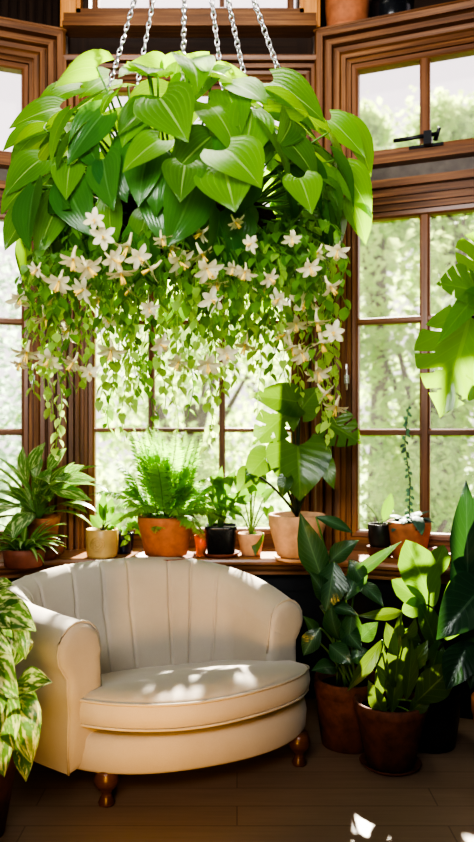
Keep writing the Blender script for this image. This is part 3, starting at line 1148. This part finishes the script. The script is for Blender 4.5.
c = sillpt(24, 566)
c = V(c.x, c.y, SILL_Z)
t = potted('potted_spider_plant', c, [(.085, 0), (.09, .004), (.098, .06), (.10, .085), (.094, .088), (.088, .085), (.085, .07)], M['terra_red'], 'striped spider plant in a low red clay bowl at the left end of the sill')
fol, stm = MB(), MB()
top = c + V(0, 0, .075)
rosette(fol, stm, top, 46, .22, .026, 'strap', pet=(0, 0), elev=(25, 85), droop=(.8, 1.7), fold=.4, rows=9, cols=1, leafang=.1, spread=.05)
rosette(fol, fol, top, 8, .15, .06, 'lance', pet=(0, .06), elev=(25, 75), droop=(.5, 1.2), fold=.3, rows=8, cols=2, leafang=.2, spread=.05)
clampbay(fol)
fol.build('foliage', M['leaf_spider'], t)

# ochre pot
c = sillpt(102, 557)
t = potted('potted_peperomia', c, plain_profile(.082, .078, .145), M['yellow_pot'], 'small leafy plant in an ochre glazed pot left of the fern')
mb = MB()
for k in range(3):   # round swirl relief on the pot face
    r = .012 + k * .012
    tube(mb, [c + V(-.01 + r * math.cos(2 * PI * i / 20), -.0815 + .0, .075 + r * math.sin(2 * PI * i / 20)) for i in range(21)], .0025, .0025, 5, cap=False)
mb.build('relief', M['yellow_pot'], t)
fol, stm = MB(), MB()
top = c + V(0, 0, .13)
for (ax, ay, bx, by, w) in ((104, 525, 98, 502, .05), (106, 522, 112, 498, .06), (110, 524, 128, 514, .06), (100, 528, 90, 515, .05), (104, 520, 104, 490, .045)):
    petioled(fol, stm, top, P(ax, ay, c.y), P(bx, by, c.y - .03), w, (U(-.3, .3), -1, .5), kind='oval', droop=.5, fold=.2)
fol.build('foliage', M['leaf_mid'], t)
stm.build('stems', M['stem_dark'], t)

c = sillpt(124, 553)
t = potted('potted_ivy', c, plain_profile(.052, .045, .11), M['navy'], 'trailing ivy in a small navy cup beside the fern')
fol, stm = MB(), MB()
top = c + V(0, 0, .10)
for k in range(7):
    a = math.radians(U(180, 360))
    o = V(math.cos(a), math.sin(a), 0)
    pts = bez(top, top + o * .08 + V(0, 0, .10), top + o * U(.08, .12) + V(0, 0, U(-.06, .08)), 8)
    tube(stm, pts, .002, .0015, 4)
    for i, p in enumerate(pts[2:]):
        a2 = U(0, 6.28)
        leaf(fol, p, V(math.cos(a2), math.sin(a2) - .3, -.5), V(0, -.8, .6), U(.03, .045), .032, 'heart', rows=4, cols=1, droop=.4)
clampbay(fol)
clampbay(stm)
fol.build('foliage', M['leaf_fern'], t)
stm.build('stems', M['stem'], t)

# fern
c = sillpt(166, 555, .02)
saucer(V(c.x, c.y, SILL_Z), .155, M['terra_red'], 'clay saucer under the fern pot')
t = potted('potted_fern', c, pot_profile(.142, .105, .20, .22), M['terracotta'], 'bushy feathery fern in a big terracotta pot on the sill', seg=40)
fol, stm = MB(), MB()
top = c + V(0, 0, .19)
for i in range(58):
    a = math.radians(i * 137.5 + U(-15, 15))
    e = math.radians(U(5, 85) if i > 14 else U(70, 88))
    o = V(math.cos(a), math.sin(a) * .75, 0)
    L = U(.24, .42) * (.75 + .42 * math.sin(e)) + (.08 if e > 1.2 else 0)
    p0 = top + o * U(0, .09)
    d = o * math.cos(e) + V(0, 0, math.sin(e))
    p2 = p0 + d * L + V(0, 0, -.42 * L * math.cos(e))
    pts = bez(p0, p0 + d * L * .5 + V(0, 0, L * .16), p2, 16)
    if min(p.y for p in pts) < 3.4 or max(p.y for p in pts) > 4.10:
        pts = [V(p.x, min(p.y, 4.10), p.z) for p in pts]
    tube(stm, pts, .0018, .0008, 4)
    for k in range(2, 17):
        tn = (pts[k] - pts[k - 1]).normalized()
        sd = tn.cross(V(0, 0, 1))
        sd = sd.normalized() if sd.length > .05 else V(1, 0, 0)
        up = sd.cross(tn)
        ln = .070 * math.sin(PI * min(1, (k - 1) / 16 * .86 + .14)) * U(.8, 1.1)
        for sg in (-1, 1):
            for off in (0, .5):
                b0 = pts[k - 1].lerp(pts[k], off)
                leaf(fol, b0, sd * sg + tn * .55 + up * U(-.2, .25), up, ln, ln * .22, 'lance', droop=.6, fold=.1, rows=3, cols=1)
clampbay(fol)
clampbay(stm)
fol.build('foliage', M['leaf_fern'], t)
stm.build('stems', M['stem'], t)

# amber votive
c = sillpt(201, 556)
root = empty('candle_holder', c, label='little amber glass candle holder right of the fern pot', cat='candle holder')
mb = MB()
lathe(mb, c, [(.022, 0), (.026, .004), (.027, .03), (.031, .07), (.037, .108), (.034, .108), (.028, .07), (.024, .03), (.022, .012)], 24)
mb.build('cup', M['amber'], root)
mb = MB()
lathe(mb, c + V(0, 0, .013), [(.021, 0), (.022, .03), (.020, .034), (.004, .035)], 16)
cd = mb.build('candle', M['wax'], root)
mb = MB()
tube(mb, [c + V(0, 0, .047), c + V(.001, 0, .053), c + V(.002, 0, .058)], .001, .001, 5)
mb.build('wick', M['soil'], cd)

# black square pot
c = sillpt(221, 552, .02)
saucer(V(c.x, c.y, SILL_Z), .10, M['terra_red'], 'brown saucer under the black square pot')
t = potted('potted_fig', c, [(.068, 0), (.072, .004), (.080, .12), (.083, .125), (.083, .140), (.077, .140), (.072, .12)], M['black_pot'], 'small leafy plant in a black square pot with saucer', square=.8, seg=40, rot=.0)
fol, stm = MB(), MB()
top = c + V(0, 0, .13)
for (ax, ay, bx, by, w) in ((222, 500, 214, 478, .07), (224, 492, 236, 470, .075), (220, 508, 208, 492, .06), (226, 505, 240, 492, .07), (222, 515, 226, 496, .06), (218, 490, 222, 466, .065), (228, 515, 236, 520, .06), (216, 512, 209, 528, .065)):
    petioled(fol, stm, top, P(ax, ay, c.y - .02), P(bx, by, c.y - .07), w, (U(-.4, .4), -1, .5), kind='heart', droop=.6, fold=.25)
rosette(fol, stm, top, 8, .10, .065, 'heart', pet=(.10, .26), elev=(45, 85), droop=(.4, .9), rows=6)
fol.build('foliage', M['leaf_mid'], t)
stm.build('stems', M['stem'], t)

# small orange pot with philodendron
c = sillpt(251, 555)
t = potted('potted_philodendron', c, pot_profile(.068, .05, .115, .25), M['terra_pale'], 'long stalked philodendron in a small pale clay pot on the sill')
fol, stm = MB(), MB()
top = c + V(0, 0, .10)
for (ax, ay, bx, by, w) in ((250, 495, 232, 474, .10), (244, 500, 222, 498, .07), (256, 490, 266, 468, .09), (264, 498, 276, 488, .07), (252, 480, 246, 462, .09), (268, 508, 272, 524, .06), (240, 512, 224, 508, .06), (258, 535, 255, 556, .07)):
    petioled(fol, stm, top, P(ax, ay, c.y - .03), P(bx, by, c.y - .08), w, (U(-.5, .5), -1, .7), kind='heart', droop=.6, fold=.2, sr=.004)
fol.build('foliage', M['leaf_mid'], t)
stm.build('stems', M['stem'], t)

# big pale pot with monstera
c = sillpt(297, 556, .02)
saucer(V(c.x, c.y, SILL_Z), .12, M['terra_pale'], 'pale saucer under the large monstera pot')
t = potted('potted_monstera', c, pot_profile(.142, .10, .21, .30), M['terra_pale'], 'broad leaved monstera in a large pale clay pot below the hanging basket', seg=40)
fol, stm = MB(), MB()
top = c + V(0, 0, .20)
yy = c.y
for (ax, ay, bx, by, w, ct, ya, yb) in ((298, 445, 300, 502, .32, 0, .10, .14), (297, 402, 250, 396, .19, 0, .04, .08), (292, 410, 252, 445, .20, 3, .05, .10), (300, 412, 320, 386, .17, 0, .0, -.02), (322, 420, 362, 444, .20, 4, .10, .14),
                                 (250, 472, 238, 492, .11, 0, .10, .14), (268, 455, 245, 482, .16, 0, .07, .12), (324, 460, 334, 490, .09, 0, .12, .15), (286, 478, 282, 498, .08, 0, .2, .2)):
    petioled(fol, stm, top, P(ax, ay, yy - ya), P(bx, by, yy - yb), w, (U(-.25, .25), -1, .45), sr=.007, kind='heart', droop=.5, fold=.12, rows=24 if ct else 14, cols=6, cuts=ct, cutw=.18, wav=.01)
clampbay(fol)
clampbay(stm)
fol.build('foliage', M['leaf_monstera'], t)
stm.build('stems', M['stem_dark'], t)


def rsill(px, h, dz=0.0):
    """point on the right sill, h metres into the room, on the sight line column px"""
    k = (px - CX) / F
    o = FR.o + FR.en * h
    t_ = (k * o.y - o.x) / (FR.et.x - k * FR.et.y)
    p = o + FR.et * t_
    return V(p.x, p.y, SILL_Z + dz)


c = rsill(380, .17)
mb = MB()
lathe(mb, c, [(.05, 0), (.055, .003), (.068, .05), (.070, .052), (.06, .052)], 24)
mb.build('clay_pot', M['terra_dark'], None, label='upturned low clay pot under the dark tin on the right sill', cat='pot')
c = c + V(0, 0, .053)
t = potted('potted_seedling', c, plain_profile(.062, .055, .115), M['tin'], 'single leaf cutting in a dark ribbed tin on the right sill')
fol, stm = MB(), MB()
top = c + V(0, 0, .10)
petioled(fol, stm, top, top + V(.015, -.01, .03), top + V(.055, -.02, .175), .062, (.2, -1, .1), kind='oval', droop=.2, fold=.2)
tube(stm, bez(top, top + V(-.03, -.02, .10), top + V(-.10, -.04, .13), 6), .0025, .0015, 5)
fol.build('foliage', M['leaf_rubber'], t)
stm.build('stems', M['stem'], t)

c = rsill(409, .15, .0)
t = potted('potted_succulent', c, pot_profile(.110, .082, .185, .24), M['terracotta'], 'blue green succulent in a worn terracotta pot on the right sill')
fol, stm = MB(), MB()
top = c + V(0, 0, .17)
for i in range(15):
    a = math.radians(i * 137.5)
    o = V(math.cos(a), math.sin(a), 0)
    leaf(fol, top + o * .02 + V(0, 0, U(0, .03)), o * U(.5, 1) + V(0, -.1, U(.2, .9)), V(0, 0, 1), U(.10, .14), .065, 'oval', droop=U(.8, 1.6), fold=.1, curl=.3, rows=6, cols=2)
leaf(fol, top + V(0, -.06, .05), V(.1, -.6, .2), V(0, 0, 1), .17, .065, 'oval', droop=1.6, curl=.3)
# a thin leafy runner climbing the glass
run = [top, top + V(.01, .02, .2), top + V(-.01, .05, .42), top + V(.015, .06, .62)]
tube(stm, run, .003, .0015, 5)
for i in range(46):
    x = i / 46 * 2.98
    k = int(x)
    p = run[k].lerp(run[k + 1], x - k)
    a = U(0, 6.28)
    leaf(fol, p, V(math.cos(a), math.sin(a) * .5, -.5), V(0, -.8, .5), U(.02, .035), .02, 'oval', rows=3, cols=1)
fol.build('foliage', M['leaf_blue'], t)
stm.build('stems', M['stem_dark'], t)

c = rsill(452, .17)
mb = MB()
lathe(mb, c, [(.10, 0), (.11, .004), (.125, .035), (.128, .05), (.12, .052), (.11, .046), (.09, .03)], 28)
mb.build('clay_dish', M['terra_red'], None, label='shallow red clay dish at the right end of the sill', cat='dish')

# --- floor plants right
c = V(.50, 3.36, 0)
t = potted('potted_calathea', c, pot_profile(.155, .120, .30, .22), M['terra_dark'], 'tall calathea with arching striped leaves in a weathered clay pot against the chair', seg=40)
fol, stm = MB(), MB()
top = c + V(-.02, 0, .27)
yy = 3.28
for (ax, ay, bx, by, w, d_) in ((324, 584, 300, 513, .125, .5), (316, 517, 354, 533, .055, .9), (330, 562, 358, 540, .085, 1.3), (340, 586, 402, 541, .055, .5), (334, 562, 326, 612, .14, .6), (320, 606, 358, 614, .075, 1.2),
                         (320, 628, 303, 656, .085, .8), (330, 645, 352, 664, .09, .9), (352, 608, 346, 652, .10, .6), (356, 582, 384, 606, .08, .9), (346, 600, 362, 566, .09, .7), (316, 640, 304, 616, .07, .8),
                         (340, 640, 330, 604, .10, .6), (360, 640, 378, 622, .08, .9), (336, 668, 312, 670, .08, .8), (350, 660, 372, 652, .08, .8), (326, 600, 310, 572, .09, .6), (350, 560, 366, 586, .08, .8), (342, 625, 362, 650, .09, .7)):
    petioled(fol, stm, top + V(U(-.05, .05), U(-.04, .04), 0), P(ax, ay, yy - U(0, .14)), P(bx, by, yy - U(.05, .2)), w, (U(-.5, .5), -1, U(.2, .8)), sr=.006, kind='lance', droop=d_, fold=.2, rows=10, cols=3, wav=.015)
fol.build('foliage', M['leaf_calathea'], t)
stm.build('stems', M['stem'], t)

c = V(.642, 3.14, .010)
saucer(V(.642, 3.14, 0), .128, M['terra_dark'], 'dark saucer under the front floor pot')
t = potted('potted_peace_lily', c, pot_profile(.152, .098, .265, .16), M['terra_dark'], 'peace lily with yellowing upright leaves in the front clay floor pot', seg=40)
fol, stm = MB(), MB()
top = c + V(0, 0, .24)
yy = 3.08
for (ax, ay, bx, by, w, d_) in ((392, 712, 400, 612, .115, .25), (382, 640, 347, 692, .062, .8), (416, 702, 460, 660, .13, .4), (384, 715, 368, 680, .07, .9), (402, 612, 358, 616, .05, 1.3), (406, 700, 412, 640, .07, .3), (378, 700, 384, 645, .06, .3),
                         (398, 655, 386, 622, .07, .5), (408, 672, 428, 640, .07, .9), (394, 690, 376, 664, .06, .7), (402, 640, 416, 618, .06, .9), (410, 712, 432, 694, .07, .6)):
    petioled(fol, stm, top + V(U(-.03, .03), U(-.03, .03), 0), P(ax, ay, yy - U(0, .06)), P(bx, by, yy - U(.0, .12)), w, (U(-.4, .4), -1, U(.1, .5)), sr=.005, kind='lance', droop=d_, fold=.25, rows=10, cols=3, bow=(0, 0, .02))
fol.build('foliage', M['leaf_peace'], t)
stm.build('stems', M['stem'], t)

c = V(.86, 3.36, 0)
t = potted('potted_rubber_plant', c, pot_profile(.15, .115, .30, .2), M['black_pot'], 'paddle leaved rubber plant in a dark floor pot behind the peace lily', seg=36)
fol, stm = MB(), MB()
top = c + V(-.02, 0, .27)
yy = 3.30
for (ax, ay, bx, by, w, d_) in ((434, 606, 406, 540, .165, .3), (428, 580, 444, 545, .10, .5), (440, 620, 466, 566, .10, .5), (426, 606, 392, 580, .10, .8), (420, 640, 385, 636, .09, .9), (446, 640, 462, 600, .11, .5), (436, 650, 420, 604, .11, .5),
                         (450, 680, 470, 650, .10, .8), (428, 660, 402, 646, .09, .9), (424, 600, 402, 612, .09, .9), (440, 640, 430, 676, .10, .6)):
    petioled(fol, stm, top, P(ax, ay, yy - U(0, .1)), P(bx, by, yy - U(.0, .16)), w, (U(-.3, .3), -1, U(.1, .5)), sr=.007, kind='paddle', droop=d_, fold=.22, rows=12, cols=3)
fol.build('foliage', M['leaf_rubber'], t)
stm.build('stems', M['stem_dark'], t)

# tall split leaf plant cut by the right edge
c = V(1.10, 3.02, .0)
t = potted('tall_monstera', c, pot_profile(.15, .11, .32, .2), M['terracotta'], 'tall split leaf monstera in a terracotta pot at the right edge', seg=36)
fol, stm = MB(), MB()
top = c + V(0, 0, .30)
cane = [top, V(1.10, 3.0, .8), V(1.06, 2.98, 1.3), V(1.06, 2.95, 1.85)]
tube(stm, catmull([tuple(p) for p in cane], 16), .018, .012, 8)
for (ax, ay, bx, by, w, ct, Y, d_, nrm) in ((470, 316, 440, 418, .34, 5, 2.86, .30, (-.05, -1, .2)), (484, 296, 436, 284, .25, 4, 2.80, .5, (.1, -1, .8)), (476, 296, 436, 346, .09, 0, 2.75, .5, (-.3, -1, .3)), (478, 275, 500, 225, .25, 4, 2.95, .5, (0, -1, .4)),
                                     (490, 360, 462, 400, .2, 0, 3.0, .5, (0, -1, .3)), (470, 300, 462, 266, .10, 0, 2.9, .5, (0, -1, .4))):
    a = P(ax, ay, Y)
    petioled(fol, stm, V(1.06, 2.96, max(.6, min(1.8, a.z - .1))), a, P(bx, by, Y - .05), w, nrm, sr=.007, kind='heart', droop=d_, fold=.1, rows=44, cols=9, cuts=ct, cutw=.16, cutin=.34, wav=.01)
clampbay(fol)
clampbay(stm)
fol.build('foliage', M['leaf_monstera_sunlit'], t)
fol2 = MB()
for (ax, ay, bx, by, w, Y) in ((468, 592, 466, 480, .13, 2.95), (478, 592, 436, 640, .20, 2.85), (470, 640, 446, 690, .13, 2.9), (478, 560, 452, 602, .18, 2.95), (482, 640, 470, 690, .16, 2.9), (480, 590, 476, 490, .12, 3.0)):
    a = P(ax, ay, Y)
    petioled(fol2, stm, V(1.09, 2.98, max(.4, a.z - .12)), a, P(bx, by, Y - .05), w, (-.3, -1, .25), sr=.007, kind='lance' if w < .14 else 'heart', droop=.5, fold=.3, rows=12, cols=4, wav=.03)
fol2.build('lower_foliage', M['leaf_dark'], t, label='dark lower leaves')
stm.build('stems', M['stem_dark'], t)

# --- variegated pothos at the left front
c = V(-.92, 2.60, 0)
t = potted('potted_pothos', c, pot_profile(.155, .11, .30, .2), M['terra_dark'], 'cream splashed pothos in a clay pot beside the left arm of the chair', seg=36)
fol, stm = MB(), MB()
top = c + V(0, 0, .28)
for (ax, ay, bx, by, Y, nx, nz, w) in ((2, 612, 36, 630, 2.44, .3, .9, .8), (12, 622, 26, 660, 2.42, .6, .3, .6), (-6, 604, 22, 600, 2.5, -.2, 1.0, .7), (-8, 625, 12, 655, 2.40, -.2, .6, .8),
                                       (20, 684, 52, 682, 2.44, .2, 1.0, .75), (14, 690, 42, 724, 2.46, .5, .3, .55), (-4, 664, 18, 700, 2.38, -.4, .5, .85), (6, 700, 14, 752, 2.36, -.3, .2, .62), (16, 706, 32, 764, 2.42, .5, .2, .62),
                                       (-10, 700, -4, 750, 2.34, -.2, .3, .7), (-6, 722, 4, 778, 2.38, .2, .3, .6), (0, 640, 4, 684, 2.46, .2, .2, .7), (24, 640, 12, 668, 2.52, .4, .5, .6), (-20, 640, -14, 690, 2.4, 0, .4, .8),
                                       (-18, 600, -30, 630, 2.45, 0, .7, .8), (22, 752, 26, 782, 2.5, .6, .2, .6), (-24, 690, -30, 740, 2.4, 0, .4, .8), (-10, 590, 14, 584, 2.6, 0, 1.2, .7), (-40, 620, -60, 650, 2.5, 0, .6, .8), (-40, 680, -62, 720, 2.5, 0, .6, .8)):
    a, b = P(ax, ay, Y + .03), P(bx, by, Y - .02)
    petioled(fol, stm, top, a, b, (b - a).length * (w + .12), (nx, -1, nz), sr=.003, kind='heart', droop=U(.4, .9), fold=U(.05, .3), rows=10, cols=4, wav=.03)
fol.build('foliage', M['leaf_pothos'], t)
stm.build('stems', M['stem'], t)

# --- pots on the high ledge
def ledge(px, h):
    k = (px - CX) / F
    o = FR.o + FR.en * h
    t_ = (k * o.y - o.x) / (FR.et.x - k * FR.et.y)
    p = o + FR.et * t_
    return V(p.x, p.y, 3.579)


c = ledge(347, -.04)
mb = MB()
lathe(mb, c, [(.105, 0), (.11, .004), (.12, .02), (.108, .025), (.112, .05), (.12, .14), (.122, .24), (.11, .24), (.10, .18)], 28)
mb.build('clay_pot', M['terracotta'], None, label='orange clay pot on the ledge above the right window', cat='pot')
c = ledge(392, -.10)
mb = MB()
lathe(mb, c, [(.10, 0), (.105, .004), (.115, .10), (.12, .16), (.11, .16), (.10, .14)], 28)
mb.build('dark_bowl', M['black_pot'], None, label='dark bowl on the ledge right of the orange pot', cat='bowl')

# ------------------------------------------------------------------ garden outside
mb = MB()
box(mb, -30, 30, YW + .6, 45, -.6, -.5)
mb.build('ground', M['grass'], None, smooth=False, kind='structure', label='garden lawn beyond the windows', cat='lawn')


def tree(name, label, cx, cy, cz, rx, ry, rz, n, sz, mat, group, clumps=22):
    root = empty(name, (cx, cy, -.5), label=label, cat='tree', group=group)
    mb = MB()
    tube(mb, [V(cx, cy, -.5), V(cx + .1, cy, cz * .6), V(cx, cy + .1, cz)], .16, .08, 8)
    for k in range(5):
        a = k * 1.3
        tube(mb, [V(cx, cy, cz * .5), V(cx + rx * .5 * math.cos(a), cy + ry * .5 * math.sin(a), cz + rz * .2)], .06, .02, 6)
    mb.build('trunk', M['bark'], root)
    fo = MB()
    cl = []
    for k in range(clumps):
        while True:
            q = V(U(-1, 1), U(-1, 1), U(-1, 1))
            if q.length < 1: break
        cl.append(V(cx + q.x * rx, cy + q.y * ry, cz + q.z * rz))
    for k in range(n):
        c = cl[k % clumps]
        q = V(RND.gauss(0, .38), RND.gauss(0, .38), RND.gauss(0, .34)) * min(rx, rz) * .55
        p = c + q
        if p.y < YW + .9 or p.z < -.45: continue
        a = U(0, 6.28)
        s = sz * U(.6, 1.3)
        leaf(fo, p, V(math.cos(a), math.sin(a), U(-.9, .3)), V(U(-1, 1), U(-1, 1), 1), s, s * .6, 'oval', rows=2, cols=1, droop=.4)
    fo.build('crown', mat, root)


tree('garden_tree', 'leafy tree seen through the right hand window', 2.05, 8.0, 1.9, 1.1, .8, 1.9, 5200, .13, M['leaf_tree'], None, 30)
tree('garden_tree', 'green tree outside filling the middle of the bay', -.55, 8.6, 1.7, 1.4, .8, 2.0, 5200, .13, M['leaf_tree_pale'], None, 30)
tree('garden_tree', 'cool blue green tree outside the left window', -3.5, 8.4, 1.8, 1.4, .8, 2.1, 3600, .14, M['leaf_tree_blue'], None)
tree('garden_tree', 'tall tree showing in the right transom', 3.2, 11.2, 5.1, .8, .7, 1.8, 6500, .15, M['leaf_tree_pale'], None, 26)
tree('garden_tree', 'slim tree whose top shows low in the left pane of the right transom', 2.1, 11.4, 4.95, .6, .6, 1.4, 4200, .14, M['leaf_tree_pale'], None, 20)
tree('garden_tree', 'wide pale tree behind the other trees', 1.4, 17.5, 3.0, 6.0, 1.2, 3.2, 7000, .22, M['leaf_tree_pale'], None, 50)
tree('garden_shrub', 'bright shrub close outside the right window', 1.5, 6.2, .5, .75, .4, .9, 2600, .09, M['leaf_tree'], None)
tree('garden_shrub', 'bright shrub close outside the centre window', -.6, 6.3, .4, .8, .4, .8, 2600, .09, M['leaf_tree'], None)

# ------------------------------------------------------------------ light
w = bpy.data.worlds.new('sky')
S.world = w
w.use_nodes = True
bg = w.node_tree.nodes['Background']
bg.inputs[0].default_value = (1.0, .85, .88, 1)
bg.inputs[1].default_value = 1.5


def lamp(name, typ, loc, tgt, energy, col, **kw):
    l = bpy.data.lights.new(name, typ)
    l.energy = energy
    l.color = col
    for k, v in kw.items():
        setattr(l, k, v)
    o = bpy.data.objects.new(name, l)
    o.location = loc
    o.rotation_euler = (Vector(tgt) - Vector(loc)).to_track_quat('-Z', 'Y').to_euler()
    COL.objects.link(o)
    return o


sd = V(-.13, -.77, -.59)
lamp('sun', 'SUN', (1, 8, 8), V(1, 8, 8) + sd, 27, (1.0, .93, .80), angle=.03)
lamp('room_fill', 'AREA', (-.5, -.5, 2.5), (0, 3.5, 3.75), 104, (.98, .97, .97), shape='RECTANGLE', size=1.8, size_y=1.0, spread=math.radians(128))  # added soft fill near the camera, stands for no real fitting
lamp('basket_fill', 'AREA', (-.25, 3.0, 4.22), (-.25, 3.05, 0), 34, (1.0, .95, .82), shape='RECTANGLE', size=1.3, size_y=1.3, spread=math.radians(120))  # added overhead fill to brighten the basket leaves, no actual skylight
lamp('chair_warm_fill', 'AREA', (-.40, 1.45, .36), (-.25, 2.8, .42), 2.6, (1.0, .52, .10), shape='DISK', size=.3, spread=math.radians(62))  # added low fill that tints the chair front orange, no real source

# ------------------------------------------------------------------ camera
cam = bpy.data.cameras.new('camera')
cam.sensor_fit = 'HORIZONTAL'
cam.sensor_width = 36
cam.lens = 36 * F / 474
cam.shift_y = (HY - 421) / 474
cam.dof.use_dof = True
cam.dof.focus_distance = 3.0
cam.dof.aperture_fstop = 2.8
co = bpy.data.objects.new('camera', cam)
co.location = (0, 0, EYE)
co.rotation_euler = (PI / 2, 0, 0)
COL.objects.link(co)
S.camera = co
S.view_settings.view_transform = 'AgX'
S.view_settings.look = 'AgX - Very High Contrast'
S.view_settings.exposure = 0.0
